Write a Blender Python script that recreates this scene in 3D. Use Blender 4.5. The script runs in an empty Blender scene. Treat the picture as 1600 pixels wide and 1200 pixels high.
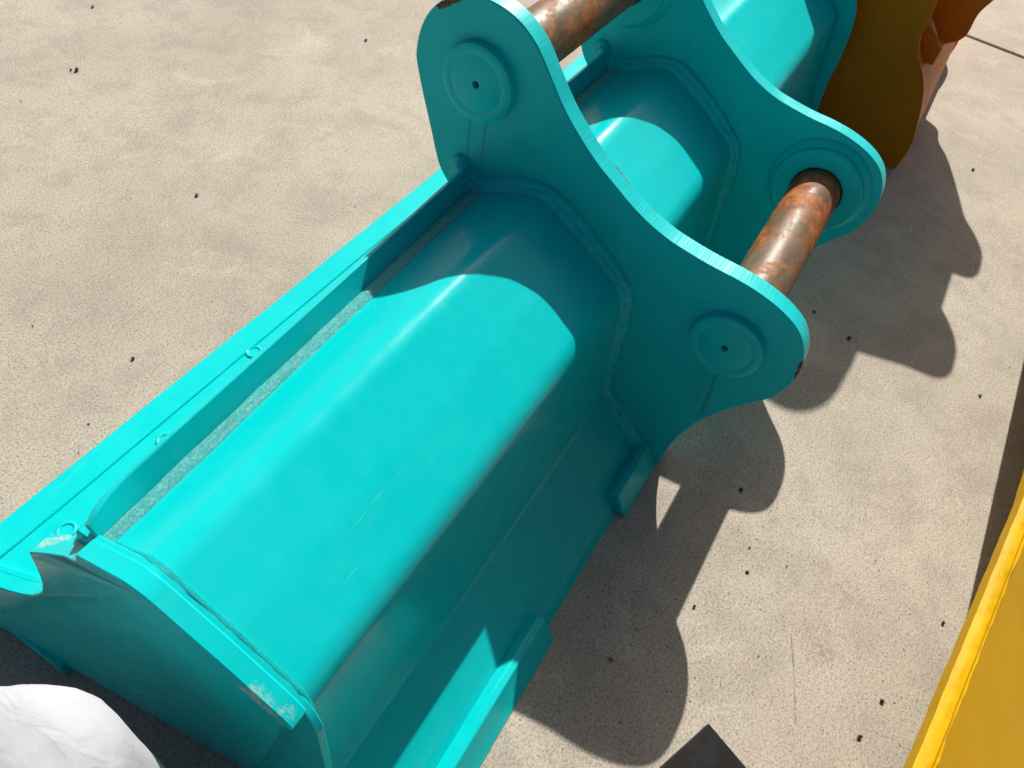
import bpy, bmesh, math, random
from mathutils import Vector, Matrix, noise

scene = bpy.context.scene
COL = scene.collection
rng = random.Random(7)

# ------------------------------------------------------------------ camera
CAM_H = 1.315
right = (0.51137973, -0.84691628, 0.14568318)
down = (-0.62514151, -0.48294237, -0.61315965)
fwd = (0.58965147, 0.22248482, -0.77640946)
cam = bpy.data.objects.new('camera', bpy.data.cameras.new('camera'))
COL.objects.link(cam)
cam.matrix_world = Matrix(((right[0], -down[0], -fwd[0], 0),
                           (right[1], -down[1], -fwd[1], 0),
                           (right[2], -down[2], -fwd[2], CAM_H),
                           (0, 0, 0, 1)))
cam.data.sensor_width = 36.0
cam.data.lens = 36.0 * 1180.0 / 1600.0
cam.data.clip_start = 0.02
cam.data.clip_end = 500.0
scene.camera = cam
scene.render.resolution_x = 1024
scene.render.resolution_y = 768

# ------------------------------------------------------------------ light
SUN = Vector((1.0, 0.255, 0.905)).normalized()
world = bpy.data.worlds.new('World')
scene.world = world
world.use_nodes = True
wn = world.node_tree.nodes
sky = wn.new('ShaderNodeTexSky')
sky.sky_type = 'NISHITA'
sky.sun_disc = False
sky.sun_elevation = math.asin(SUN.z)
sky.sun_rotation = math.atan2(SUN.x, SUN.y)
sky.air_density = 0.7
sky.dust_density = 4.5
sky.ozone_density = 0.3
bg = wn['Background']
bg.inputs['Strength'].default_value = 0.060
world.node_tree.links.new(sky.outputs[0], bg.inputs['Color'])
sl = bpy.data.lights.new('sun', 'SUN')
sl.energy = 5.0
sl.angle = math.radians(0.53)
sl.color = (1.0, 0.94, 0.84)
so = bpy.data.objects.new('sun', sl)
COL.objects.link(so)
so.rotation_euler = SUN.to_track_quat('Z', 'Y').to_euler()
so.location = SUN * 8
scene.view_settings.view_transform = 'Standard'
scene.view_settings.look = 'None'
scene.view_settings.gamma = 1.0
scene.view_settings.use_curve_mapping = False
scene.view_settings.exposure = 0.40
scene.cycles.max_bounces = 5
scene.cycles.diffuse_bounces = 3
scene.cycles.glossy_bounces = 3
scene.cycles.adaptive_threshold = 0.02


# ------------------------------------------------------------------ node helpers
class NT:
    def __init__(self, name):
        self.m = bpy.data.materials.new(name)
        self.m.use_nodes = True
        self.t = self.m.node_tree
        self.n = self.t.nodes
        self.b = self.n['Principled BSDF']

    def new(self, kind, **kw):
        nd = self.n.new(kind)
        for k, v in kw.items():
            setattr(nd, k, v)
        return nd

    def put(self, sock, v):
        if isinstance(v, bpy.types.NodeSocket):
            self.t.links.new(v, sock)
        else:
            sock.default_value = v

    def math(self, op, a, b=0.0, c=None, clamp=False):
        nd = self.new('ShaderNodeMath', operation=op)
        nd.use_clamp = clamp
        self.put(nd.inputs[0], a)
        self.put(nd.inputs[1], b)
        if c is not None:
            self.put(nd.inputs[2], c)
        return nd.outputs[0]

    def vmath(self, op, a, b=None, out=0):
        nd = self.new('ShaderNodeVectorMath', operation=op)
        self.put(nd.inputs[0], a)
        if b is not None:
            if op == 'SCALE':
                self.put(nd.inputs['Scale'], b)
            else:
                self.put(nd.inputs[1], b)
        return nd.outputs[out]

    def pos(self):
        if not hasattr(self, '_pos'):
            self._pos = self.new('ShaderNodeNewGeometry').outputs['Position']
        return self._pos

    def uv(self):
        if not hasattr(self, '_uv'):
            self._uv = self.new('ShaderNodeUVMap', uv_map='UVMap').outputs[0]
        return self._uv

    def noise(self, vec, scale, detail=4.0, rough=0.55, dist=0.0):
        key = (vec.as_pointer() if hasattr(vec, 'as_pointer') else str(vec), scale, detail, rough, dist)
        if not hasattr(self, '_nz'):
            self._nz = {}
        if key not in self._nz:
            self._nz[key] = self._noise(vec, scale, detail, rough, dist)
        return self._nz[key]

    def _noise(self, vec, scale, detail=4.0, rough=0.55, dist=0.0):
        nd = self.new('ShaderNodeTexNoise')
        self.put(nd.inputs['Vector'], vec)
        nd.inputs['Scale'].default_value = scale
        nd.inputs['Detail'].default_value = detail
        nd.inputs['Roughness'].default_value = rough
        nd.inputs['Distortion'].default_value = dist
        return nd.outputs[0]

    def voronoi(self, vec, scale, feature='F1'):
        nd = self.new('ShaderNodeTexVoronoi', feature=feature)
        self.put(nd.inputs['Vector'], vec)
        nd.inputs['Scale'].default_value = scale
        return nd.outputs['Distance']

    def ramp(self, v, lo, hi, a=0.0, b=1.0, smooth=True):
        nd = self.new('ShaderNodeMapRange')
        nd.interpolation_type = 'SMOOTHSTEP' if smooth else 'LINEAR'
        self.put(nd.inputs[0], v)
        nd.inputs[1].default_value = lo
        nd.inputs[2].default_value = hi
        nd.inputs[3].default_value = a
        nd.inputs[4].default_value = b
        return nd.outputs[0]

    def mix(self, f, a, b):
        nd = self.new('ShaderNodeMix', data_type='RGBA')
        self.put(nd.inputs[0], f)
        for s, v in ((nd.inputs[6], a), (nd.inputs[7], b)):
            if isinstance(v, bpy.types.NodeSocket):
                self.t.links.new(v, s)
            else:
                s.default_value = (*v, 1.0) if len(v) == 3 else v
        return nd.outputs[2]

    def scalev(self, vec, s):
        return self.vmath('MULTIPLY', vec, s)

    def bump(self, h, strength, dist, height=None):
        """adds one relief (in metres) to a summed height; relief() turns the sum into a normal"""
        k = self.math('MULTIPLY', h, strength * dist)
        return k if height is None else self.math('ADD', height, k)

    def relief(self, height):
        nd = self.new('ShaderNodeBump')
        nd.inputs['Strength'].default_value = 1.0
        nd.inputs['Distance'].default_value = 1.0
        self.put(nd.inputs['Height'], height)
        return nd.outputs[0]

    def segdist(self, p0, p1, jitter=0.0, jscale=120.0):
        """distance of the shaded point from a short segment, roughened by noise"""
        a = Vector(p0)
        d = Vector(p1) - a
        rel = self.vmath('SUBTRACT', self.pos(), tuple(a))
        if d.length > 1e-6:
            t = self.vmath('DOT_PRODUCT', rel, tuple(d), out=1)
            t = self.math('DIVIDE', t, d.length_squared, clamp=True)
            rel = self.vmath('SUBTRACT', rel, self.vmath('SCALE', tuple(d), t))
        ln = self.vmath('LENGTH', rel, out=1)
        if jitter:
            nz = self.noise(self.pos(), jscale, 3.0, 0.6)
            ln = self.math('ADD', ln, self.math('MULTIPLY', self.math('SUBTRACT', nz, 0.5), jitter))
        return ln


RUST = (0.16, 0.07, 0.03)


def paint(name, base, chips=(), drips=(), rough=0.22, rim=False, bead=False, vary=0.02,
          tint=None, edge_rust=False, nibs=1.0, spec=.17, scrapes=(), mottle=False):
    m = NT(name)
    p = m.pos()
    big = m.noise(p, 3.5, 4, 0.6)
    mid = m.noise(p, 28.0, 4, 0.6)
    dk = tuple(c * (1 - vary) for c in base)
    lt = tuple(min(1.0, c * (1 + vary) + 0.006) for c in base)
    col = m.mix(m.ramp(m.math('ADD', m.math('MULTIPLY', big, 0.7), m.math('MULTIPLY', mid, 0.3)), .3, .7), dk, lt)
    rgh = m.ramp(mid, .3, .7, rough - .04, rough + .06)
    if not (rim or bead or mottle):                 # faint dusty wipe marks and hairline scratches
        wipe = m.noise(m.scalev(p, (2.5, 16.0, 16.0)), 1.0, 6, .7, .4)
        col = m.mix(m.ramp(wipe, .56, .74, 0, .10), col, tuple(min(1, c * .75 + .14) for c in base))
        scr = m.noise(m.scalev(p, (9.0, 170.0, 170.0)), 1.0, 2, .5, .2)
        col = m.mix(m.math('MULTIPLY', m.ramp(scr, .70, .74), m.ramp(wipe, .50, .62, 0, .30)), col, tuple(min(1, c * .8 + .16) for c in base))
    # orange peel, sheet waviness, dust nibs under the paint
    nrm = m.bump(big, 0.012, 0.010)
    nrm = m.bump(m.noise(p, 300.0, 1, 0.5), 0.03, 0.0006, nrm)
    nib = m.ramp(m.voronoi(p, 130.0), 0.0, 0.10, 1.0, 0.0)
    nib = m.math('MULTIPLY', nib, m.ramp(big, .48, .60, 0, 1))
    nrm = m.bump(nib, 0.08 * nibs, 0.0012, nrm)
    if rim:
        u = m.uv()
        st = m.noise(m.scalev(u, (260.0, 10.0, 1.0)), 1.0, 3, 0.6, 0.3)
        st2 = m.noise(m.scalev(u, (70.0, 6.0, 1.0)), 1.0, 2, 0.5)
        amp = m.ramp(m.noise(m.scalev(u, (5.0, 5.0, 1.0)), 1.0, 2), .38, .62, .25, 1.0)
        nrm = m.bump(m.math('MULTIPLY', m.math('ADD', st, m.math('MULTIPLY', st2, .6)), amp), 0.42, 0.0024, nrm)
        col = m.mix(m.ramp(st, .52, .75, 0, .16), col, tuple(min(1, c * 1.15 + .10) for c in base))
    if bead:
        u = m.uv()
        if edge_rust:
            blob = m.voronoi(p, 210.0)
            col = m.mix(m.ramp(blob, .15, .6, .55, .20), col, (0.46, 0.72, 0.69))
            nrm = m.bump(blob, -.5, .003, nrm)
        rp = m.noise(m.scalev(u, (90.0, 26.0, 1.0)), 1.0, 4, 0.65, 0.4)
        rv = m.noise(m.scalev(u, (12.0, 120.0, 1.0)), 1.0, 3, 0.6, 0.5)
        nrm = m.bump(m.math('ADD', rp, rv), 0.5, 0.004, nrm)
        col = m.mix(m.ramp(rv, .55, .75, 0, .20), col, tuple(min(1, c * 1.1 + .06) for c in base))
        if edge_rust:
            sep = m.new('ShaderNodeSeparateXYZ')
            m.put(sep.inputs[0], u)
            v = sep.outputs[1]
            wob = m.math('MULTIPLY', m.math('SUBTRACT', m.noise(m.scalev(u, (60.0, 1.0, 1.0)), 1.0, 4, .7), .5), .5)
            ed = m.math('ABSOLUTE', m.math('SUBTRACT', m.math('ADD', v, m.math('MULTIPLY', wob, .22)), .5))
            line = m.math('MULTIPLY', m.ramp(ed, .40, .44), m.ramp(ed, .455, .49, 1, 0))
            gap = m.ramp(m.noise(m.scalev(u, (25.0, 3.0, 1.0)), 1.0, 4, .7), .40, .55)
            col = m.mix(m.math('MULTIPLY', line, m.math('MULTIPLY', gap, .60)), col, (0.20, 0.13, 0.09))
            spots = m.math('LESS_THAN', m.voronoi(p, 330.0), .16)
            spots = m.math('MULTIPLY', spots, m.math('GREATER_THAN', m.noise(p, 60.0, 2), .55))
            col = m.mix(m.math('MULTIPLY', spots, .7), col, (0.05, 0.10, 0.10))
    for p0, p1, w, dark in drips:
        d = m.segdist(p0, p1, w * .9, 60.0)
        col = m.mix(m.math('MULTIPLY', m.ramp(d, w * .25, w, 1, 0), dark), col, (0.03, 0.12, 0.05))
    if mottle:                                      # roughly brushed edge, primer showing through
        k = m.ramp(m.noise(p, 55.0, 5, .72, .4), .50, .62, 0, .42)
        col = m.mix(k, col, (base[0] * .55, base[1] * .66, base[2]))
    for p0, p1, r in scrapes:
        d = m.segdist(p0, p1, r * 1.2, 90.0)
        g = m.ramp(m.noise(m.scalev(p, (500.0, 160.0, 160.0)), 1.0, 4, .7), .42, .56)
        col = m.mix(m.math('MULTIPLY', m.math('MULTIPLY', m.ramp(d, r * .5, r, 1, 0), g), .85), col, (0.42, 0.52, 0.49))
    for p0, p1, r in chips:
        d = m.segdist(p0, p1, r * 2.6, 130.0)
        k = m.math('LESS_THAN', d, r)
        inner = m.noise(p, 260.0, 4, .7)
        rc = m.mix(m.ramp(inner, .35, .65), (0.035, 0.018, 0.012), (0.24, 0.13, 0.075))
        edge = m.math('MULTIPLY', m.math('LESS_THAN', d, r * 1.35), 1.0)
        col = m.mix(m.math('MULTIPLY', edge, .55), col, tuple(c * .25 for c in base))
        col = m.mix(k, col, rc)
        rgh = m.math('ADD', rgh, m.math('MULTIPLY', k, .4))
    m.put(m.b.inputs['Base Color'], col)
    m.put(m.b.inputs['Roughness'], rgh)
    m.put(m.b.inputs['Normal'], m.relief(nrm))
    m.b.inputs['Specular IOR Level'].default_value = spec
    return m.m


TURQ = (0.0, 0.515, 0.535)
OCHRE = (0.60, 0.160, 0.002)
YELLOW = (0.60, 0.33, 0.0)

M = {}
M['turq'] = paint('turquoise_paint', TURQ,
                  chips=[((.735, .372, .512), (.735, .372, .512), .0011), ((.79, .312, .487), (.793, .311, .487), .0012),
                         ((2.30, .40, .517), (2.33, .385, .515), .005), ((1.16, .50, .470), (1.17, .50, .470), .004),
                         ((2.20, .37, .512), (2.03, .29, .475), .0016)])
M['turq_plate'] = paint('turquoise_end_plate_paint', TURQ, nibs=.1,
                        scrapes=[((.130, .262, .441), (.136, .222, .414), .013), ((.130, .60, .385), (.150, .575, .400), .010)],
                        chips=[((.127, .246, .424), (.128, .238, .418), .0014), ((.135, .285, .458), (.139, .27, .450), .0010)])
M['turq_ear'] = paint('turquoise_ear_paint', TURQ, rough=.38, vary=.06, nibs=.3,
                      drips=[((1, .562, .590), (1, .559, .500), .0050, .32), ((1, .531, .592), (1, .530, .515), .0045, .36),
                             ((1, .000, .335), (1, -.012, .215), .0060, .45), ((1, .03, .335), (1, .012, .24), .022, .12),
                             ((1.56, .575, .575), (1.56, .573, .50), .006, .6)],
                      chips=[((1.0, -.112, .440), (1.0, -.1165, .405), .0034), ((1.0, .640, .747), (1.0, .592, .783), .004),
                             ((1.56, .28, .590), (1.56, .20, .548), .0022), ((1.56, -.07, .50), (1.56, -.085, .487), .0025)])
M['turq_rim'] = paint('turquoise_torch_cut_edge', TURQ, rough=.36, rim=True, nibs=.3,
                      chips=[((1.002, -.112, .440), (1.005, -.1165, .400), .0046), ((1.002, .645, .747), (1.006, .592, .783), .005),
                             ((1.034, .30, .60), (1.036, .27, .583), .0016), ((1.036, .22, .556), (1.036, .215, .556), .0015)])
M['turq_bead'] = paint('turquoise_weld', TURQ, rough=.36, bead=True)
M['turq_bead_rust'] = paint('turquoise_weld_with_rust_lines', TURQ, rough=.42, bead=True, edge_rust=True)
M['ochre'] = paint('ochre_paint', OCHRE, rough=.48, vary=.08, spec=.12)
M['ochre_rim'] = paint('ochre_cut_edge', OCHRE, rough=.35, rim=True, vary=.06)
M['yellow'] = paint('yellow_paint', YELLOW, rough=.42, vary=.05, spec=.06)
M['yellow_bead'] = paint('yellow_weld', YELLOW, rough=.45, vary=.16, spec=.06, nibs=4.0, mottle=True)
M['yellow_rim'] = paint('yellow_cut_edge', YELLOW, rough=.45, rim=True, spec=.06)


def mat_pin():
    m = NT('rusted_steel_pin')
    p = m.pos()
    q = m.scalev(p, (1.0, 1.6, 1.6))
    a = m.noise(q, 6.0, 6, .62, .5)
    b = m.noise(p, 90.0, 5, .7)
    c = m.noise(m.scalev(p, (14.0, 60.0, 60.0)), 1.0, 3, .6)
    steel = m.mix(m.ramp(c, .3, .7), (0.10, 0.066, 0.038), (0.17, 0.115, 0.068))
    rust = m.mix(m.ramp(m.noise(p, 38.0, 5, .7), .34, .68), (0.15, 0.040, 0.010), (0.40, 0.135, 0.022))
    k = m.ramp(m.math('ADD', a, m.math('MULTIPLY', m.math('SUBTRACT', b, .5), .18)), .44, .60)
    col = m.mix(k, steel, rust)
    pit = m.math('LESS_THAN', m.voronoi(p, 170.0), .17)
    pit = m.math('MULTIPLY', pit, m.ramp(a, .50, .60))
    col = m.mix(m.math('MULTIPLY', pit, .25), col, (0.50, 0.20, 0.05))
    m.put(m.b.inputs['Base Color'], col)
    m.put(m.b.inputs['Roughness'], m.ramp(k, 0, 1, .42, .7))
    m.b.inputs['Specular IOR Level'].default_value = .3
    n = m.bump(b, .35, .002)
    n = m.bump(c, .15, .001, n)
    m.put(m.b.inputs['Normal'], m.relief(n))
    return m.m


def mat_concrete():
    m = NT('worn_concrete')
    p = m.pos()
    big = m.noise(p, 1.3, 5, .6, .4)
    mid = m.noise(p, 6.0, 8, .78, .3)
    fine = m.noise(p, 120.0, 4, .7)
    grain = m.noise(p, 230.0, 3, .8)
    col = m.mix(m.ramp(big, .32, .68), (0.378, 0.340, 0.282), (0.468, 0.425, 0.360))
    col = m.mix(m.ramp(mid, .44, .64, 0, .50), col, (0.285, 0.255, 0.215))
    # pale worn-off laitance, irregular
    pale = m.ramp(m.noise(p, 4.0, 8, .76, .8), .54, .68, 0, .55)
    col = m.mix(pale, col, (0.56, 0.50, 0.41))
    col = m.mix(m.ramp(fine, .35, .75, .22, 0), col, (0.16, 0.135, 0.11))
    col = m.mix(m.ramp(grain, .32, .50, .95, 0), col, (0.115, 0.10, 0.085))
    col = m.mix(m.ramp(grain, .55, .75, 0, .65), col, (0.64, 0.58, 0.49))
    # open pores and sand grains
    v = m.voronoi(p, 190.0)
    pore = m.math('MULTIPLY', m.ramp(v, .06, .20, 1, 0), m.ramp(mid, .42, .56))
    col = m.mix(m.math('MULTIPLY', pore, .70), col, (0.06, 0.052, 0.045))
    # hairline crazing in patches
    warp = m.vmath('ADD', p, m.vmath('SCALE', m.new('ShaderNodeTexNoise').outputs[1], .04))
    cz = m.voronoi(warp, 17.0, 'DISTANCE_TO_EDGE')
    czm = m.math('MULTIPLY', m.ramp(cz, .0, .011, 1, 0), m.ramp(m.noise(p, 2.6, 3, .6), .52, .66))
    col = m.mix(m.math('MULTIPLY', czm, .42), col, (0.10, 0.085, 0.07))
    # one longer crack and a scuffed patch
    for p0, p1, w, k in (((.813, -.355, 0), (.757, -.378, 0), .0026, .65), ((.757, -.378, 0), (.66, -.412, 0), .0022, .5)):
        d = m.segdist(p0, p1, .007, 45.0)
        col = m.mix(m.math('MULTIPLY', m.ramp(d, 0, w, 1, 0), k), col, (0.09, 0.08, 0.07))
    for c0, r, cc, k in (((.812, -.419, 0), .035, (0.17, 0.145, 0.12), .45), ((.965, -.43, 0), .05, (0.20, 0.17, 0.14), .35),
                         ((.86, -.335, 0), .016, (0.40, 0.20, 0.07), .45), ((.70, -.30, 0), .013, (0.40, 0.21, 0.08), .4),
                         ((1.19, 1.99, 0), .05, (0.12, 0.11, 0.10), .35), ((2.35, -.62, 0), .3, (0.24, 0.205, 0.165), .35)):
        d = m.segdist(c0, c0, r * 1.5, 30.0)
        grit = m.ramp(m.noise(p, 80.0, 4, .7), .45, .6)
        col = m.mix(m.math('MULTIPLY', m.math('MULTIPLY', m.ramp(d, r * .3, r, 1, 0), grit), k), col, cc)
    m.put(m.b.inputs['Base Color'], col)
    m.b.inputs['Roughness'].default_value = .88
    n = m.bump(fine, .06, .004)
    n = m.bump(grain, .22, .0016, n)
    n = m.bump(m.math('MULTIPLY', pore, -1.0), .5, .002, n)
    m.put(m.b.inputs['Normal'], m.relief(n))
    return m.m


def mat_simple(name, c1, c2, scale, rough, bump=.2, bdist=.002, bscale=None, sheen=0):
    m = NT(name)
    p = m.pos()
    nz = m.noise(p, scale, 5, .6)
    m.put(m.b.inputs['Base Color'], m.mix(m.ramp(nz, .3, .7), c1, c2))
    m.b.inputs['Roughness'].default_value = rough
    m.put(m.b.inputs['Normal'], m.relief(m.bump(m.noise(p, bscale or scale * 8, 4, .6), bump, bdist)))
    if sheen:
        m.b.inputs['Sheen Weight'].default_value = sheen
    return m.m


M['pin'] = mat_pin()
M['concrete'] = mat_concrete()
M['joint'] = mat_simple('joint_filler', (0.02, 0.018, 0.016), (0.05, 0.045, 0.04), 40, .9)
M['black'] = mat_simple('black_rubber', (0.007, 0.007, 0.008), (0.014, 0.014, 0.016), 30, .50, .15, .001, 300)
M['black'].node_tree.nodes['Principled BSDF'].inputs['Specular IOR Level'].default_value = .15
M['stone'] = mat_simple('dark_stone', (0.018, 0.019, 0.022), (0.055, 0.056, 0.062), 90, .75, .5, .002)
M['stone_pale'] = mat_simple('grey_stone', (0.10, 0.10, 0.10), (0.22, 0.21, 0.20), 90, .8, .5, .002)
M['chip'] = mat_simple('rust_flake', (0.30, 0.11, 0.03), (0.45, 0.20, 0.07), 150, .7, .5, .002)
M['orange'] = paint('orange_paint', (0.62, 0.33, 0.06), rough=.4)


def mat_cloth():
    m = NT('white_cotton')
    p = m.pos()
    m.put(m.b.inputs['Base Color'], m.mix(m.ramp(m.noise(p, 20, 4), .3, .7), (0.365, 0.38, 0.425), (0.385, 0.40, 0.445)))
    m.b.inputs['Roughness'].default_value = .95
    w = m.noise(m.scalev(p, (900.0, 900.0, 300.0)), 1.0, 2, .5)
    n = m.bump(m.noise(p, 16.0, 2, .5, .6), .22, .010)
    wr = m.noise(m.scalev(p, (34.0, 9.0, 12.0)), 1.0, 3, .55, 1.2)
    n = m.bump(m.math('ABSOLUTE', m.math('SUBTRACT', wr, .5)), .26, .010, n)
    n = m.bump(w, .25, .0006, n)
    m.put(m.b.inputs['Normal'], m.relief(n))
    return m.m


M['cloth'] = mat_cloth()
M['hole'] = mat_simple('dark_hole', (0.004, 0.012, 0.012), (0.008, 0.02, 0.02), 50, .9)


# ------------------------------------------------------------------ mesh helpers
def empty(name, loc, label, cat, group=None):
    o = bpy.data.objects.new(name, None)
    COL.objects.link(o)
    o.location = loc
    o.empty_display_size = .1
    o['label'] = label
    o['category'] = cat
    if group:
        o['group'] = group
    return o


def build(name, verts, faces, mats, parent=None, smooth=40.0, fmat=None, uvs=None, bevel=0.0):
    """verts in world coordinates; the object is parented without moving it"""
    me = bpy.data.meshes.new(name)
    me.from_pydata([tuple(v) for v in verts], [], faces)
    for mt in (mats if isinstance(mats, (list, tuple)) else [mats]):
        me.materials.append(mt)
    if fmat:
        for pl, i in zip(me.polygons, fmat):
            pl.material_index = i
    if uvs:
        l = me.uv_layers.new(name='UVMap')
        for pl, fu in zip(me.polygons, uvs):
            for li, c in zip(pl.loop_indices, fu):
                l.data[li].uv = c
    me.update()
    bm = bmesh.new()
    bm.from_mesh(me)
    bmesh.ops.recalc_face_normals(bm, faces=bm.faces)
    bm.to_mesh(me)
    bm.free()
    if smooth:
        for pl in me.polygons:
            pl.use_smooth = True
        me.set_sharp_from_angle(angle=math.radians(smooth))
    o = bpy.data.objects.new(name, me)
    COL.objects.link(o)
    if parent:
        o.parent = parent
        q = parent
        off = Vector((0, 0, 0))
        while q:
            off += q.location
            q = q.parent
        o.location = -off + Vector((0, 0, 0))
        if parent.parent:           # keep one simple rule: every mesh holds world coordinates
            o.location = -off
    if bevel:
        b = o.modifiers.new('edge', 'BEVEL')
        b.width = bevel
        b.segments = 2
        b.limit_method = 'ANGLE'
        b.angle_limit = math.radians(50)
    return o


def catmull(pts, n, closed=False):
    P = [Vector(p) for p in pts]
    out = []
    N = len(P)
    rngs = range(N if closed else N - 1)
    for i in rngs:
        if closed:
            a, b, c, d = P[(i - 1) % N], P[i], P[(i + 1) % N], P[(i + 2) % N]
        else:
            b, c = P[i], P[i + 1]
            a = P[i - 1] if i else b + (b - c)
            d = P[i + 2] if i + 2 < N else c + (c - b)
        for k in range(n):
            t = k / n
            # centripetal-like tension against overshoot
            m1 = (c - a) * .5
            m2 = (d - b) * .5
            L = (c - b).length
            if m1.length > L * 1.2:
                m1 = m1.normalized() * L * 1.2
            if m2.length > L * 1.2:
                m2 = m2.normalized() * L * 1.2
            t2, t3 = t * t, t * t * t
            out.append(b * (2 * t3 - 3 * t2 + 1) + m1 * (t3 - 2 * t2 + t) + c * (-2 * t3 + 3 * t2) + m2 * (t3 - t2))
    if not closed:
        out.append(P[-1])
    return out


def resample(pts, step):
    P = [Vector(p) for p in pts]
    out = [P[0]]
    acc = 0.0
    for a, b in zip(P, P[1:]):
        L = (b - a).length
        d = step - acc
        while d < L:
            out.append(a + (b - a) * (d / L))
            d += step
        acc = L - (d - step)
    if (out[-1] - P[-1]).length > step * .3:
        out.append(P[-1])
    else:
        out[-1] = P[-1]
    return out


def slab(name, outline, xa, xb, mats, parent, bevel=0.0, smooth=40.0):
    """plate with a (y, z) outline; xa / xb are numbers or functions of (y, z); mats = [face, rim]"""
    fa = xa if callable(xa) else (lambda y, z: xa)
    fb = xb if callable(xb) else (lambda y, z: xb)
    n = len(outline)
    V = [(fa(y, z), y, z) for y, z in outline] + [(fb(y, z), y, z) for y, z in outline]
    F = [list(range(n)), list(range(2 * n - 1, n - 1, -1))]
    FM = [0, 0]
    U = [[(y, z) for y, z in outline], [(y, z) for y, z in reversed(outline)]]
    s = 0.0
    for i in range(n):
        j = (i + 1) % n
        ds = math.dist(outline[i], outline[j])
        F.append([i, j, n + j, n + i])
        FM.append(min(1, len(mats) - 1))
        w = abs(fb(*outline[i]) - fa(*outline[i]))
        U.append([(s, 0), (s + ds, 0), (s + ds, w), (s, w)])
        s += ds
    return build(name, V, F, mats, parent, smooth, FM, U, bevel)


def lathe(name, prof, cy, cz, mats, parent, seg=64, smooth=35.0, wob=0.0):
    """prof = [(x, r)], turned about the X axis through (cy, cz)"""
    V, F = [], []
    for i, (x, r) in enumerate(prof):
        for k in range(seg):
            a = 2 * math.pi * k / seg
            rr = r
            xx = x
            if wob:
                rr += wob * noise.noise(Vector((x * 40, math.cos(a) * 6, math.sin(a) * 6)))
            V.append((xx, cy + rr * math.cos(a), cz + rr * math.sin(a)))
    for i in range(len(prof) - 1):
        for k in range(seg):
            l = (k + 1) % seg
            F.append([i * seg + k, i * seg + l, (i + 1) * seg + l, (i + 1) * seg + k])
    if prof[0][1] > 1e-6 and prof[0] != prof[-1]:
        F.append(list(range(seg)))
        F.append(list(range((len(prof) - 1) * seg, len(prof) * seg)))
    return build(name, V, F, mats, parent, smooth)


def grid(name, rows, mats, parent, uvs=None, smooth=40.0, closed=False, cap=False):
    """rows of equally many points -> quads; closed joins last and first column"""
    n = len(rows[0])
    V = [v for r in rows for v in r]
    F, U = [], []
    for i in range(len(rows) - 1):
        for k in range(n if closed else n - 1):
            l = (k + 1) % n
            F.append([i * n + k, i * n + l, (i + 1) * n + l, (i + 1) * n + k])
            if uvs:
                u = uvs
                U.append([u[i][k], u[i][l], u[i + 1][l], u[i + 1][k]])
    if cap:
        F.append(list(range(n)))
        F.append(list(range((len(rows) - 1) * n, len(rows) * n)))
        if uvs:
            U.append([(0, 0)] * n)
            U.append([(0, 0)] * n)
    return build(name, V, F, mats, parent, smooth, None, U if uvs else None)


def fb(v, s):
    return noise.fractal(Vector(v) * s, 1.0, 2.0, 4)


# ------------------------------------------------------------------ ground
base = build('ground', [(-70, -70, -.035), (70, -70, -.035), (70, 70, -.035), (-70, 70, -.035)], [[0, 1, 2, 3]], M['joint'], None, 0)
base['kind'] = 'structure'
JX = 3.846


def slab_piece(x0, x1, y0, y1):
    e = .006
    # ragged arris where the slab meets the joint
    n = 240
    top, low = [], []
    side = []
    V, F = [], []
    V += [(x0, y0, 0), (x1, y0, 0), (x1, y1, 0), (x0, y1, 0), (x0, y0, -.034), (x1, y0, -.034), (x1, y1, -.034), (x0, y1, -.034)]
    F += [[0, 1, 2, 3], [0, 4, 5, 1], [1, 5, 6, 2], [2, 6, 7, 3], [3, 7, 4, 0]]
    return build('slab', V, F, M['concrete'], base, 0, bevel=.004)


slab_piece(-60, JX - .013, -60, 60)
slab_piece(JX + .013, 60, -60, 60)

# ------------------------------------------------------------------ turquoise bucket
XC = 1.305                                  # mid-plane of the bucket


def plate_x(y, z):
    """outer face of the near end plate; it flares outwards towards the mouth"""
    c = lambda t, a, b: max(a, min(b, t))
    return .127 - .024 * c((.42 - z) / .3, 0, 1) - .035 * c((y - .56) / .15, 0, 1.6)


BK = empty('turquoise_bucket', (XC, .4, 0),
           'turquoise painted wide excavator bucket lying mouth down on the concrete', 'bucket')

def folded(corners, step=.009):
    """flat panels with a rolled bend at each inner corner; corners = (y, z, bend length)"""
    out = [Vector(corners[0][:2])]
    for i in range(1, len(corners) - 1):
        a, c, b = (Vector(corners[j][:2]) for j in (i - 1, i, i + 1))
        r = corners[i][2]
        p0 = c + (a - c).normalized() * r
        p1 = c + (b - c).normalized() * r
        for k in range(9):
            t = k / 8
            out.append(p0 * (1 - t) ** 2 + c * 2 * t * (1 - t) + p1 * t * t)
    out.append(Vector(corners[-1][:2]))
    return resample(out, step)


PROF = folded([(.533, .457, 0), (.482, .4825, .018), (.402, .5235, .026), (.300, .4695, .010), (.2085, .4120, .028), (.191, .265, .010), (.1755, .147, .011), (.118, .085, .010), (.050, .0200, .009), (.036, .0, 0)], .0065)


def base_shift(x):
    t = min(1.0, max(0.0, (x - .16) / .84)) if x < XC else min(1.0, max(0.0, (2 * XC - x - .16) / .84))
    return (1 - t) * -.027


def shell_pt(p, x):
    w = max(0.0, min(1.0, (p[0] - .42) / .11))
    return Vector((x, p[0] + base_shift(x) * w, p[1]))


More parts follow.
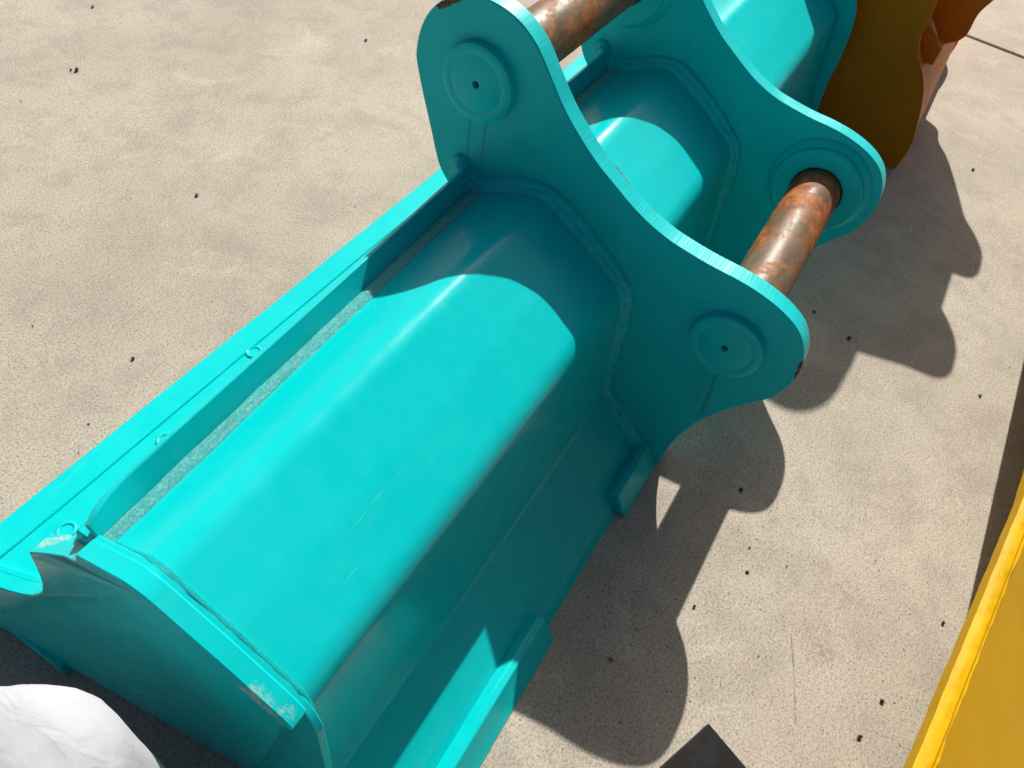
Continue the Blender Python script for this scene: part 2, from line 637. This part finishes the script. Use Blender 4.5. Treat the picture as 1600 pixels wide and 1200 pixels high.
# shell: outer skin, inner skin 14 mm inside, closed round the ends
nx = 72
rows = []
norms = []
for i, p in enumerate(PROF):
    a = PROF[max(0, i - 1)]
    b = PROF[min(len(PROF) - 1, i + 1)]
    t = (b - a).normalized()
    norms.append(Vector((t.y, -t.x)))        # outward = up / right
for j in range(nx + 1):
    r = []
    for i, p in enumerate(PROF):
        x0 = plate_x(p[0], p[1]) + .0295
        x = x0 + (2 * XC - 2 * x0) * j / nx
        q = shell_pt(p, x)
        wv = .0004 * fb((x, p[0] * 2.2, p[1] * 2.2), 2.4)
        r.append(q + Vector((0, norms[i].x, norms[i].y)) * wv)
    for i in range(len(PROF) - 1, -1, -1):
        v = r[i]
        d = norms[i]
        zz = v.z - d.y * .014
        r.append(Vector((v.x, v.y - d.x * .014, max(.0005, zz))))
    rows.append(r)
grid('shell', rows, M['turq'], BK, closed=True, cap=True, smooth=45)

# lip of the mouth on the left with its back wall
def bar(name, poly, x0, x1, mats, parent, n=1, bevel=.0025, f=None, ends=None):
    """straight bar along X with a (y, z) cross-section"""
    rows, uv = [], []
    per = [0.0]
    for i in range(len(poly)):
        per.append(per[-1] + math.dist(poly[i], poly[(i + 1) % len(poly)]))
    for j in range(n + 1):
        x = x0 + (x1 - x0) * j / n
        if ends:
            rows.append([Vector((ends(y, z) + (2 * XC - 2 * ends(y, z)) * j / n, y, z)) for y, z in poly])
        else:
            rows.append([Vector((x, *(f(x, k, y, z) if f else (y, z)))) for k, (y, z) in enumerate(poly)])
        uv.append([(x, per[k] * 1.0) for k in range(len(poly))])
    o = grid(name, rows, mats, parent, uvs=uv, closed=True, cap=True, smooth=30)
    if bevel:
        b = o.modifiers.new('edge', 'BEVEL')
        b.width = bevel
        b.segments = 2
        b.limit_method = 'ANGLE'
        b.angle_limit = math.radians(40)
    return o


bar('lip_plate', [(.590, .226), (.800, .196), (.797, .174), (.588, .204)], .112, 2 * XC - .112, M['turq'], BK, ends=lambda y, z: plate_x(y, z) + .024)
bar('edge_strip', [(.748, .2068), (.8000, .1995), (.7985, .1950), (.747, .2010)], .084, 2 * XC - .084, M['turq'], BK, n=40, bevel=.002,
    f=lambda x, k, y, z: (y + .0012 * fb((x, k, 0), 6), z))
bar('back_wall', [(.528, .448), (.548, .448), (.602, .224), (.586, .212)], .150, 2 * XC - .150, M['turq'], BK, ends=lambda y, z: plate_x(y, z) + .026)
bar('front_wall', [(.775, .176), (.795, .176), (.840, .0), (.820, .0)], .105, 2 * XC - .105, M['turq'], BK)


def stiff(x, k, y, z):
    d = x - .158 if x < XC else 2 * XC - .158 - x
    hgt = .036 + .012 * min(1, max(0, d / .14))
    lean = .010 * math.exp(-((d - .055) / .05) ** 2)
    if d < .02:
        hgt *= .80 + .20 * d / .02
    b = Vector((.5325 + base_shift(x), .4525))
    u = Vector((.43, .90))
    nl = Vector((.90, -.43))
    wv = .0016 * fb((x, k * .3, 0), 5)
    if k == 0:
        q = b
    elif k == 1:
        q = b + u * hgt + nl * (lean + wv)
    elif k == 2:
        q = b + u * (hgt - .001) + nl * (.011 + lean + wv)
    else:
        q = b + nl * .012 + u * .001
    return (q.x, q.y)


bar('stiffener_bar', [(0, 0), (0, .05), (.012, .05), (.012, 0)], .158, 2 * XC - .158, M['turq'], BK, n=150, bevel=.002, f=stiff)

# long weld at the foot of the stiffener
rows, uv = [], []
NW = 520
for j in range(NW + 1):
    x = .157 + (2 * XC - .314) * j / NW
    r, u = [], []
    for k in range(9):
        t = k / 8
        p = Vector((.5375, .4620)).lerp(Vector((.508, .4672)), t)
        q = shell_pt(p, x)
        lift = .0015 + .0045 * math.sin(math.pi * t) + .0022 * fb((x * 14, t * 3, 1), 5) * math.sin(math.pi * t) - (.0022 if k in (0, 8) else 0)
        w = .002 * fb((x * 5, 7, t), 3)
        r.append(q + Vector((0, w, lift)))
        u.append((x, t))
    rows.append(r)
    uv.append(u)
grid('stiffener_weld', rows, M['turq_bead_rust'], BK, uvs=uv)

# lumps of weld where the stiffener runs into the end plates
for sx in (.163, 2 * XC - .163):
    V, F = [], []
    A_, B_ = 20, 12
    for i in range(B_ + 1):
        th = math.pi * i / B_
        for k in range(A_):
            ph = 2 * math.pi * k / A_
            d = Vector((math.sin(th) * math.cos(ph), math.sin(th) * math.sin(ph), math.cos(th)))
            rr = 1 + .08 * fb((d.x + sx, d.y, d.z), 1.6)
            V.append((sx + d.x * .012 * rr, .528 + d.y * .036 * rr, .4380 + d.z * .014 * rr - d.y * .020))
    for i in range(B_):
        for k in range(A_):
            F.append([i * A_ + k, i * A_ + (k + 1) % A_, (i + 1) * A_ + (k + 1) % A_, (i + 1) * A_ + k])
    build('corner_weld', V, F, M['turq_bead'], BK, 80)

# rims of the bolt holes in the lip
for hx, hy in ((.188, .708), (.384, .716), (.612, .738)):
    hz = .226 - (hy - .59) * .143
    V, F = [], []
    S, T = 28, 8
    for i in range(S):
        a = 2 * math.pi * i / S
        for k in range(T):
            b = 2 * math.pi * k / T
            rr = .0125 + .0032 * math.cos(b)
            V.append((hx + rr * math.cos(a), hy + rr * math.sin(a), hz + .0032 * math.sin(b) - rr * math.sin(a) * .143))
    for i in range(S):
        for k in range(T):
            F.append([i * T + k, i * T + (k + 1) % T, ((i + 1) % S) * T + (k + 1) % T, ((i + 1) % S) * T + k])
    o = build('bolt_hole_rim', V, F, M['turq_bead'], BK)
    d = [(hx + .0115 * math.cos(2 * math.pi * i / S), hy + .0115 * math.sin(2 * math.pi * i / S), hz + .0012 - .0115 * math.sin(2 * math.pi * i / S) * .143) for i in range(S)]
    build('bolt_plug', d, [list(range(S))], M['turq'], o, 0)

# end plates
def outline_end(proud):
    notch = [tuple(q) for q in resample(catmull([(.607, .384), (.608, .360), (.610, .330), (.614, .300), (.624, .268), (.641, .244), (.664, .2285), (.690, .2195), (.720, .2140), (.760, .2070), (.806, .2000)], 6), .006)]
    left = [(.520, .4395), (.548, .4205), (.578, .4005)] + notch + [(.83, .05), (.84, .0)]
    top = []
    for p, nn in zip(PROF, norms):
        if p[0] < .507:
            off = .004 if p[1] > .42 else .004 + (proud - .004) * min(1, (.42 - p[1]) / .05)
            q = p + nn * off
            top.append((q.x, max(0.0, q.y)))
    top = [t for t in top]
    top.reverse()                       # from the right foot up over the crest to the left
    top = [(.012, 0.0)] + [t for t in top if t[1] > .004]
    return top + left[0:]


END = outline_end(.018)
right_far = [tuple(q) for q in resample(catmull([(.012, 0), (.085, .045), (.128, .098), (.143, .20), (.1425, .29), (.148, .36), (.157, .412), (.176, .458), (.215, .490), (.27, .497), (.32, .505)], 6), .012)]
END_FAR = right_far + [q for q in END if q[0] > .335]
mirror = lambda f: (lambda y, z: 2 * XC - f(y, z))
slab('end_plate', END, lambda y, z: plate_x(y, z) + .021, lambda y, z: plate_x(y, z) + .0325, [M['turq_plate'], M['turq_plate']], BK, bevel=.0015)
slab('end_plate', END_FAR, mirror(lambda y, z: plate_x(y, z) + .0325), mirror(lambda y, z: plate_x(y, z) + .021), [M['turq_plate'], M['turq_plate']], BK, bevel=.0015)
# thick doubler on the outside, cut off in a step below the crest
DBL = [p for p in END if (p[1] > .402 and p[0] < .5) or (p[0] > .45 and p[1] > .1)]
DBL = [p for p in DBL if not (p[0] < .215 and p[1] < .406)]
DBL = [(.30, .03), (.225, .36), (.222, .392), (.212, .400)] + [(y, z + .0014 if z > .24 else z) for y, z in DBL] + [(.80, .03)]
for fx, sgn in ((lambda g: g, 1), (mirror, -1)):
    slab('doubler_plate', DBL, fx(plate_x), fx(lambda y, z: plate_x(y, z) + .0255), [M['turq_plate'], M['turq_plate']], BK, bevel=.002)


# weld between end plate and shell
def tube(name, path, rad, mats, parent, seg=8, wob=0.0, closed=False):
    rows, uv = [], []
    s = 0
    for i, p in enumerate(path):
        a = path[max(0, i - 1)]
        b = path[min(len(path) - 1, i + 1)]
        t = (b - a).normalized()
        n1 = t.orthogonal() if i == 0 else (n1 - t * n1.dot(t)).normalized()
        n1.normalize()
        n2 = t.cross(n1)
        if i:
            s += (p - path[i - 1]).length
        rr = rad * (1 + wob * fb((s, 3, 1), 30))
        rows.append([p + (n1 * math.cos(2 * math.pi * k / seg) + n2 * math.sin(2 * math.pi * k / seg)) * rr for k in range(seg)])
        uv.append([(s, k / seg) for k in range(seg)])
    return grid(name, rows, mats, parent, uvs=uv, closed=True, cap=True, smooth=60)


for sgn in (0, 1):
    path = []
    for p in PROF:
        if p[0] < .515:
            x = plate_x(p[0], p[1]) + .0335
            q = shell_pt(p, x)
            path.append(Vector((2 * XC - x if sgn else x, q.y, q.z)))
    tube('end_weld', path, .0050, M['turq_bead'], BK, wob=.30)

# wear strip at the foot of the end plate and bottom wear plates on the flank
for sgn in (0, 1):
    a, b = .054, .080
    if sgn:
        a, b = 2 * XC - b, 2 * XC - a
    slab('side_wear_strip', [(.640, .001), (.640, .040), (.655, .052), (.90, .052), (.93, .03), (.93, .001)], a, b, [M['turq'], M['turq_rim']], BK, bevel=.003)
WP = [(.074, .0420), (.0585, .0540), (.0465, .0530), (.0200, .0060), (.0150, .001), (.034, .001)]
bar('bottom_wear_plate', WP, .118, .549, [M['turq']], BK, bevel=.0025)
bar('bottom_wear_plate', WP, .845, 2 * XC - .845, [M['turq']], BK, bevel=.0025)
bar('bottom_wear_plate', WP, 2 * XC - .549, 2 * XC - .118, [M['turq']], BK, bevel=.0025)

# ---------------- ears
TY, TZ = .550, .661
LY, LZ = .009, .404
EAR_T = .037
ear_key = [(.591, .436), (.606, .452), (.620, .474), (.641, .535), (.663, .597), (.678, .648), (.6775, .672), (.674, .694),
           (.664, .722), (.646, .748), (.620, .770), (.585, .7855), (.550, .789), (.519, .785), (.490, .7735), (.461, .752), (.433, .719), (.392, .671), (.334, .622), (.287, .593),
           (.232, .563), (.179, .5445), (.133, .537), (.088, .533), (.047, .532), (.005, .5275), (-.036, .517), (-.068, .502),
           (-.092, .481), (-.110, .448), (-.1165, .412), (-.1145, .372), (-.101, .333), (-.074, .294), (-.045, .249), (-.020, .198),
           (-.002, .143), (.008, .095), (.011, .055), (.012, .02), (.014, .001)]
EAR = [tuple(p) for p in resample(catmull(ear_key, 6), .010)]
inner = [(.035, .0015)]
for i in range(len(PROF) - 1, -1, -3):
    q = PROF[i] - norms[i] * .007
    if q.y > .004:
        inner.append((q.x, q.y))
inner += [(.538, .455), (.560, .496), (.572, .4935), (.566, .455), (.575, .437)]
EAR_OUT = EAR + inner

bead_out = [(.593, .488), (.586, .505), (.574, .513), (.557, .509), (.541, .490), (.519, .487), (.467, .516), (.421, .534), (.374, .534), (.321, .509), (.263, .472),
            (.222, .440), (.195, .412), (.181, .344), (.176, .237), (.168, .160), (.150, .140), (.128, .120), (.076, .071), (.031, .025), (.022, .010)]
bead_in = [(.570, .470), (.565, .480), (.560, .492), (.551, .488), (.535, .462), (.515, .463), (.462, .493), (.415, .513), (.372, .512), (.322, .492), (.270, .462),
           (.234, .434), (.212, .398), (.199, .335), (.190, .24), (.181, .165), (.168, .136), (.145, .112), (.095, .061), (.048, .014), (.036, .004)]


def ear_weld(xf, sgn, parent):
    """fillet weld that runs round the foot of an ear; sgn = -1 on the side towards the camera"""
    N = 12
    A = catmull(bead_out, N)
    B = catmull(bead_in, N)
    for i in range(5 * N, len(A)):                  # from the stiffener on, the toe lies on the shell
        j = min(range(len(PROF)), key=lambda q: (PROF[q] - A[i]).length_squared)
        nb = PROF[j] - norms[j] * .0015
        w = min(1.0, (i - 5 * N) / N)
        B[i] = B[i].lerp(nb, w)
    rows, uv = [], []
    s = 0.0
    for i, (a, b) in enumerate(zip(A, B)):
        if i:
            s += (a - A[i - 1]).length
        r, u = [], []
        for k in range(11):
            t = k / 10
            leg = .024
            y = a.x * (1 - t) + b.x * t
            z = a.y * (1 - t) + b.y * t
            out = leg * t
            dome = math.sin(math.pi * t)
            # two overlapping runs
            ridge = .0035 * dome + .0026 * abs(math.sin(2 * math.pi * t))
            ridge += .0030 * fb((s * 16, t * 4, xf), 2.2) * dome
            nrm = Vector((A[i].x - B[i].x, A[i].y - B[i].y))
            nrm = nrm.normalized() if nrm.length > 1e-6 else Vector((0, 1))
            r.append(Vector((xf + sgn * (out + ridge * .7 - .0008), y + nrm.x * ridge * .7, z + nrm.y * ridge * .7 - .0008)))
            u.append((s, t * .03))
        rows.append(r)
        uv.append(u)
    return grid('ear_weld', rows, M['turq_bead'], parent, uvs=uv, smooth=70)


def collar(x, sgn, cy, cz, parent):
    """bored boss ring on the inner face of an ear"""
    o = lathe('pin_collar', [(x, .0550), (x + sgn * .026, .0550), (x + sgn * .028, .0570), (x + sgn * .028, .091), (x + sgn * .0255, .0945), (x, .0945), (x, .0550)],
              cy, cz, M['turq_ear'], parent, 72)
    lathe('collar_weld', [(x - sgn * .001, .093), (x + sgn * .0135, .0935), (x + sgn * .0125, .0985), (x + sgn * .008, .103), (x + sgn * .004, .1075), (x - sgn * .001, .109), (x - sgn * .001, .093)],
          cy, cz, M['turq_bead'], o, 72, 70, wob=.0016)
    return o


def cap(x, sgn, cy, cz, parent, rot):
    o = lathe('pin_cap', [(x - sgn * .010, .006), (x + sgn * .0165, .006), (x + sgn * .0175, .007), (x + sgn * .0175, .045), (x + sgn * .0169, .0462), (x + sgn * .0169, .0485),
                          (x + sgn * .0176, .0505), (x + sgn * .0174, .0605), (x + sgn * .0150, .0645), (x, .0655), (x - sgn * .010, .0655), (x - sgn * .010, .006)],
              cy, cz, M['turq_ear'], parent, 72, wob=.0003)
    lathe('grease_hole', [(x + sgn * .004, .0), (x + sgn * .004, .0068)], cy, cz, M['hole'], o, 24)
    return o


for xe, face in ((1.0, -1), (2 * XC - 1.0 - EAR_T, 1)):
    ear = slab('hinge_ear', EAR_OUT, xe, xe + EAR_T, [M['turq_ear'], M['turq_rim']], BK, bevel=.0022)
    ear_weld(xe, -1, ear)
    ear_weld(xe + EAR_T, 1, ear)
    inner_x = xe + EAR_T if face < 0 else xe
    outer_x = xe if face < 0 else xe + EAR_T
    for cy, cz in ((TY, TZ), (LY, LZ)):
        collar(inner_x, -face, cy, cz, ear)
        cap(outer_x, face, cy, cz, ear, 0)

for cy, cz in ((TY, TZ), (LY, LZ)):
    lathe('hinge_pin', [(1.004 + EAR_T * .5, .0525), (2 * XC - 1.004 - EAR_T * .5, .0525)], cy, cz, M['pin'], BK, 72)

# ------------------------------------------------------------------ ochre bucket behind
OB = empty('ochre_bucket', (3.05, .3, 0), 'ochre brown digging bucket standing behind the far end of the turquoise bucket', 'bucket')
oprof = [(-.172, .0), (-.177, .08), (-.154, .172), (-.125, .247), (-.095, .298), (-.055, .342), (-.032, .390), (-.028, .44), (-.018, .50),
         (.02, .58), (.10, .655), (.20, .695), (.32, .70), (.44, .66), (.54, .57), (.62, .44), (.68, .28), (.72, .12), (.74, 0)]
OP = [tuple(p) for p in resample(catmull(oprof, 6), .014)]
OX0, OX1 = 2.555, 3.52
for xa, xb in ((OX0, OX0 + .018), (OX1 - .018, OX1)):
    slab('end_plate', OP, xa, xb, [M['ochre'], M['ochre_rim']], OB, bevel=.002)
rows = []
for j in range(25):
    x = OX0 + .018 + (OX1 - OX0 - .036) * j / 24
    r = []
    for y, z in OP:
        k = 1.0
        r.append(Vector((x, .28 + (y - .28) * .985, z * .985)))
    rows.append(r + [Vector((v.x, .28 + (v.y - .28) * .96, v.z * .96)) for v in reversed(r)])
grid('shell', rows, M['ochre'], OB, closed=True, cap=True)
oear = [(-.10, .30), (-.150, .344), (-.149, .42), (-.172, .49), (-.188, .60), (-.198, .70), (-.206, .78), (-.228, .835), (-.243, .895), (-.240, .95), (-.222, .998), (-.185, 1.027),
        (-.102, 1.038), (-.03, 1.055), (.026, 1.072), (.034, 1.11), (.054, 1.165), (.092, 1.255), (.15, 1.32), (.22, 1.345), (.30, 1.32), (.36, 1.23), (.38, 1.10), (.37, .95), (.38, .82),
        (.45, .70), (.50, .60), (.3, .55), (.05, .45)]
OE = [tuple(p) for p in resample(catmull(oear, 6), .014)]
for xe in (2.812, 3.280):
    slab('hinge_ear', OE, xe, xe + .037, [M['ochre'], M['ochre_rim']], OB, bevel=.002)
for cy, cz, rr in ((-.130, .915, .050), (.20, 1.17, .050)):
    lathe('hinge_pin', [(2.80, rr), (3.327, rr)], cy, cz, M['pin'], OB, 48)
    for xx in (2.788, 3.316):
        lathe('pin_cap', [(xx, .066), (xx + .025, .066)], cy, cz, M['ochre'], OB, 48)
# lifting lug on the flank
slab('lifting_lug', [(-.020, .392), (-.105, .350), (-.105, .300), (-.030, .300)], 2.640, 2.690, [M['ochre'], M['ochre_rim']], OB, bevel=.004)

# ------------------------------------------------------------------ yellow steel plate, lower right
YB = empty('yellow_bucket', (1.5, -.9, 0), 'bright yellow steel bucket edge at the right, with a torch cut side', 'bucket')
ypath = [(.10, -.410), (.545, -.474), (1.114, -.559), (1.32, -.5755), (2.75, -.606)]
YP = [Vector((a, b, 0)) for a, b in ypath]
YP = resample(YP, .02)
slope = Vector((-.22, -.26))


def ytop(p):
    d = (p.x - .8) * -.0
    return .30


rows, uv = [], []
s = 0
prev = None
YL, YR, YF = [], [], []
for i, p in enumerate(YP):
    a, b = YP[max(0, i - 1)], YP[min(len(YP) - 1, i + 1)]
    t = (b - a).normalized()
    nr = Vector((t.y, -t.x, 0))            # to the right, away from the camera's foot point
    if i:
        s += (p - YP[i - 1]).length
    w = .0012 * fb((s, 1, 1), 25)
    e = p + Vector((0, w, 0))
    band = .024 + .005 * fb((s, 5, 2), 14)
    YL.append((e, nr, band, s))
rows = [[], []]
R_, U_ = [], []
for e, nr, band, s in YL:
    R_.append([e + Vector((0, 0, .272)) + nr * .0005, e + Vector((0, 0, .300))])
    U_.append([(s, 0), (s, .028)])
grid('cut_edge', R_, M['yellow_rim'], YB, uvs=U_, smooth=60)
R_, U_ = [], []
for e, nr, band, s in YL:
    r, u = [], []
    for k in range(9):
        t = k / 8
        hh = .300 + .0022 * math.sin(math.pi * min(1, t * 1.05)) + .0015 * fb((s * 9, t * .9, 4), 4) * math.sin(math.pi * t) + .004 * t
        r.append(e + nr * (band * t) + Vector((0, 0, hh)))
        u.append((s, t * .03))
    R_.append(r)
    U_.append(u)
grid('edge_weld', R_, M['yellow_bead'], YB, uvs=U_, smooth=70)
R_ = []
for e, nr, band, s in YL:
    r = []
    for k in range(13):
        d = .018 + .325 * (k / 12)
        r.append(e + nr * d + Vector((0, 0, .3035 - .90 * (d - .022) + (.0 if k else .0))))
    R_.append(r)
grid('face_plate', R_, M['yellow'], YB, smooth=60)
# side wall under the edge, down to the ground
R_ = []
for e, nr, band, s in YL:
    R_.append([e + nr * .17 + Vector((0, 0, .150)), e + nr * .175 + Vector((0, 0, .07)), e + nr * .18 + Vector((0, 0, .0))])
grid('side_wall', R_, M['yellow'], YB, smooth=60)

# ------------------------------------------------------------------ small things
# black sheet
c0 = Vector((.568, -.276, 0))
u = Vector((-.928, .373, 0))
v = Vector((-.345, -.939, 0)).normalized()
V = []
for zz in (.001, .013):
    for a, b in ((0, 0), (.36, 0), (.36, .34), (0, .34)):
        V.append(c0 + u * a + v * b + Vector((0, 0, zz)))
o = build('black_sheet', V, [[0, 1, 2, 3], [4, 5, 6, 7], [0, 1, 5, 4], [1, 2, 6, 5], [2, 3, 7, 6], [3, 0, 4, 7]], M['black'], None, 30, bevel=.0015)
o['label'] = 'flat black square sheet lying on the concrete at the bottom edge'
o['category'] = 'sheet'

# white cloth sack: soft square body with pinched folds
R_ = []
cx, cy = -.078, .330
for i in range(65):
    t = i / 64
    if t < .62:
        z = .001 + .534 * t / .62
        r = .094 + .010 * (t / .62)
        rise = 0.0
    else:
        a = (t - .62) / .38 * math.pi / 2
        z = .535 + .085 * math.sin(a)
        r = .104 * max(.004, math.cos(a)) ** .42
    row = []
    for k in range(128):
        an = 2 * math.pi * k / 128
        q = an - math.radians(38)
        e = 3.0
        sq = (abs(math.cos(q)) ** e + abs(math.sin(q)) ** e) ** (-1 / e)
        wv = fb((math.cos(an) * 1.2, math.sin(an) * 1.2, t * 1.5), 1.6)
        crease = abs(math.sin(7 * an + 5 * wv + 3 * t)) ** .6
        rr = r * sq * (1 + .04 * wv - .008 * crease)
        x, y = cx + rr * math.cos(an), cy + rr * math.sin(an)
        dz = (.007 * fb((x * 6, y * 6, 2), 1.3) - .005 * abs(noise.noise(Vector((x * 22 + 3, y * 9 + x * 6, 5))))) * min(1, t * 2)
        row.append(Vector((x, y, max(.001, z + dz))))
    R_.append(row)
o = grid('cloth_sack', R_, M['cloth'], None, closed=True, cap=True, smooth=80)
o['label'] = 'soft white cloth sack with faint folds beside the near end plate'
o['category'] = 'sack'

# orange bar on the ground beyond the lip
o = bar('orange_bar', [(.800, .001), (.858, .001), (.858, .038), (.846, .050), (.800, .050)], 1.90, 2.75, M['orange'], None, bevel=.004)
o['label'] = 'pale orange steel bar on the ground, glimpsed between the two turquoise ears'
o['category'] = 'bar'

# stone chips
spots = [(1.054, -0.164), (0.993, -0.148), (0.998, -0.158), (1.044, -0.217), (1.046, -0.236), (1.11, -0.232), (1.135, -0.34), (1.257, -0.435), (0.938, -0.15), (0.962, -0.192), (0.997, -0.234), (0.995, -0.24), (0.963, -0.232), (0.936, -0.226), (0.907, -0.095), (0.897, -0.219), (0.882, -0.24), (0.943, -0.305), (1.066, -0.461), (1.049, -0.473), (0.781, -0.122), (0.761, -0.14), (0.746, -0.141), (0.819, -0.225), (0.866, -0.298), (0.754, -0.177), (0.991, -0.55), (1.012, -0.612), (1.039, -0.646), (0.911, -0.555), (0.735, -0.316), (0.726, -0.31), (0.827, -0.533), (0.816, -0.57), (0.788, -0.539), (0.8, -0.561), (0.703, -0.518), (0.731, -0.586), (0.646, -0.273), (0.631, -0.229), (0.589, -0.237), (0.655, -0.162), (0.579, -0.195), (0.686, -0.116), (0.749, -0.069), (0.839, -0.039), (2.759, -0.403), (2.592, -0.528), (2.699, -0.231), (2.068, -0.15), (1.7, -0.14), (1.689, -0.171), (1.743, -0.192), (1.666, -0.245), (2.057, -0.3), (2.17, -0.539), (1.96, -0.598), (1.816, -0.525), (1.875, -0.616), (1.594, -0.384), (1.694, -0.585), (1.909, -0.439), (1.853, -0.641), (1.58, -0.185), (1.486, -0.241), (0.693, 0.008), (0.695, -0.015), (0.692, -0.027), (0.653, 0.0), (0.617, -0.016), (0.457, -0.034), (0.466, -0.041), (0.619, -0.107), (0.649, -0.1), (0.658, -0.036), (0.442, -0.107), (0.445, -0.128), (0.489, -0.148), (0.512, -0.054), (0.795, -0.041), (0.574, -0.102), (1.473, 2.226), (1.203, 1.976), (1.194, 1.988), (1.937, 1.514), (1.023, 1.338), (1.415, 1.782), (1.005, 1.955), (1.424, 1.17), (1.25, 1.015), (1.449, 1.304), (0.501, 1.275), (0.561, 1.051), (0.398, 0.991), (0.343, 0.954)]
BIG = {0: .0055, 16: .0045, 27: .0045, 34: .005, 36: .0048, 25: .0038, 46: .0065, 50: .0055, 53: .0062, 13: .003, 60: .0055, 82: .009, 81: .006, 85: .007, 92: .005, 84: .006, 83: .005}


OWN = {0: 'dark stone chip just below the rounded shadow of the far ear',
       13: 'small dark stone chip in the middle of the sunlit patch of specks',
       16: 'dark stone chip in the sun halfway between ear shadow and black sheet',
       25: 'dark stone chip in the sun beside the bulging shadow edge above the black sheet',
       27: 'dark stone chip lying closest to the yellow edge',
       34: 'dark stone chip low in the picture between the crack and the yellow edge',
       36: 'dark stone chip nearest the bottom edge of the picture, right of the black sheet',
       46: 'dark stone chip alone on the sunny concrete below the slab joint',
       50: 'dark stone chip in the shade just right of the lower hinge pin',
       53: 'dark stone chip at the corner where two ear shadows meet',
       60: 'pale grey stone chip on sunny concrete beside the long straight shadow at the right',
       81: 'dark stone chip at the very top left of the concrete',
       82: 'larger dark stone chip of a close pair near the top left',
       83: 'smaller dark stone chip of a close pair near the top left',
       84: 'dark stone chip near the top edge, left of the upper ear lobe',
       85: 'round grey stone chip alone in the middle of the left concrete',
       92: 'dark stone chip close to the long outer edge of the turquoise lip'}


def stone(name, x, y, r, mat, seed):
    rr = random.Random(seed)
    bm = bmesh.new()
    bmesh.ops.create_icosphere(bm, subdivisions=1, radius=1.0)
    sx, sy, sz = 1.0, rr.uniform(.6, .95), rr.uniform(.45, .75)
    for w in bm.verts:
        k = rr.uniform(.75, 1.15)
        w.co = Vector((w.co.x * sx * k, w.co.y * sy * k, w.co.z * sz * k)) * r
    mn = min(w.co.z for w in bm.verts)
    for w in bm.verts:
        w.co.z -= mn
    me = bpy.data.meshes.new(name)
    bm.to_mesh(me)
    bm.free()
    me.materials.append(mat)
    ob = bpy.data.objects.new(name, me)
    COL.objects.link(ob)
    ob.location = (x, y, .0002)
    ob.rotation_euler = (0, 0, rr.uniform(0, 6.28))
    return ob


for i, (x, y) in enumerate(spots):
    r = BIG.get(i, rng.uniform(.0011, .0022))
    if y > .9 and i not in BIG:
        r *= 1.3
    o = stone('stone_chip', x, y, r, M['stone_pale'] if i in (60, 85) else M['stone'], i)
    o['category'] = 'stone chip'
    if i in OWN:
        o['label'] = OWN[i]
    elif y > .9:
        o['label'] = 'speck of dark gravel on the open concrete left of the turquoise bucket'
        o['group'] = 'gravel specks left of the bucket'
    elif x > 1.4:
        o['label'] = 'tiny gravel speck near the overlapping ear shadows right of the hinge pins'
        o['group'] = 'gravel specks by the ear shadows'
    elif y > -.135 and x < .86:
        o['label'] = 'tiny gravel speck in the shade along the flank of the turquoise bucket'
        o['group'] = 'gravel specks in the flank shade'
    elif y < -.42:
        o['label'] = 'tiny gravel speck on sunlit concrete close to the yellow edge'
        o['group'] = 'gravel specks by the yellow edge'
    else:
        o['label'] = 'tiny gravel speck on the sunlit concrete above the black sheet'
        o['group'] = 'gravel specks above the black sheet'
o = stone('rust_flake', .575, -.086, .0055, M['chip'], 901)
o['label'] = 'small orange brown flake on the shaded concrete beside the bucket flank'
o['category'] = 'flake'
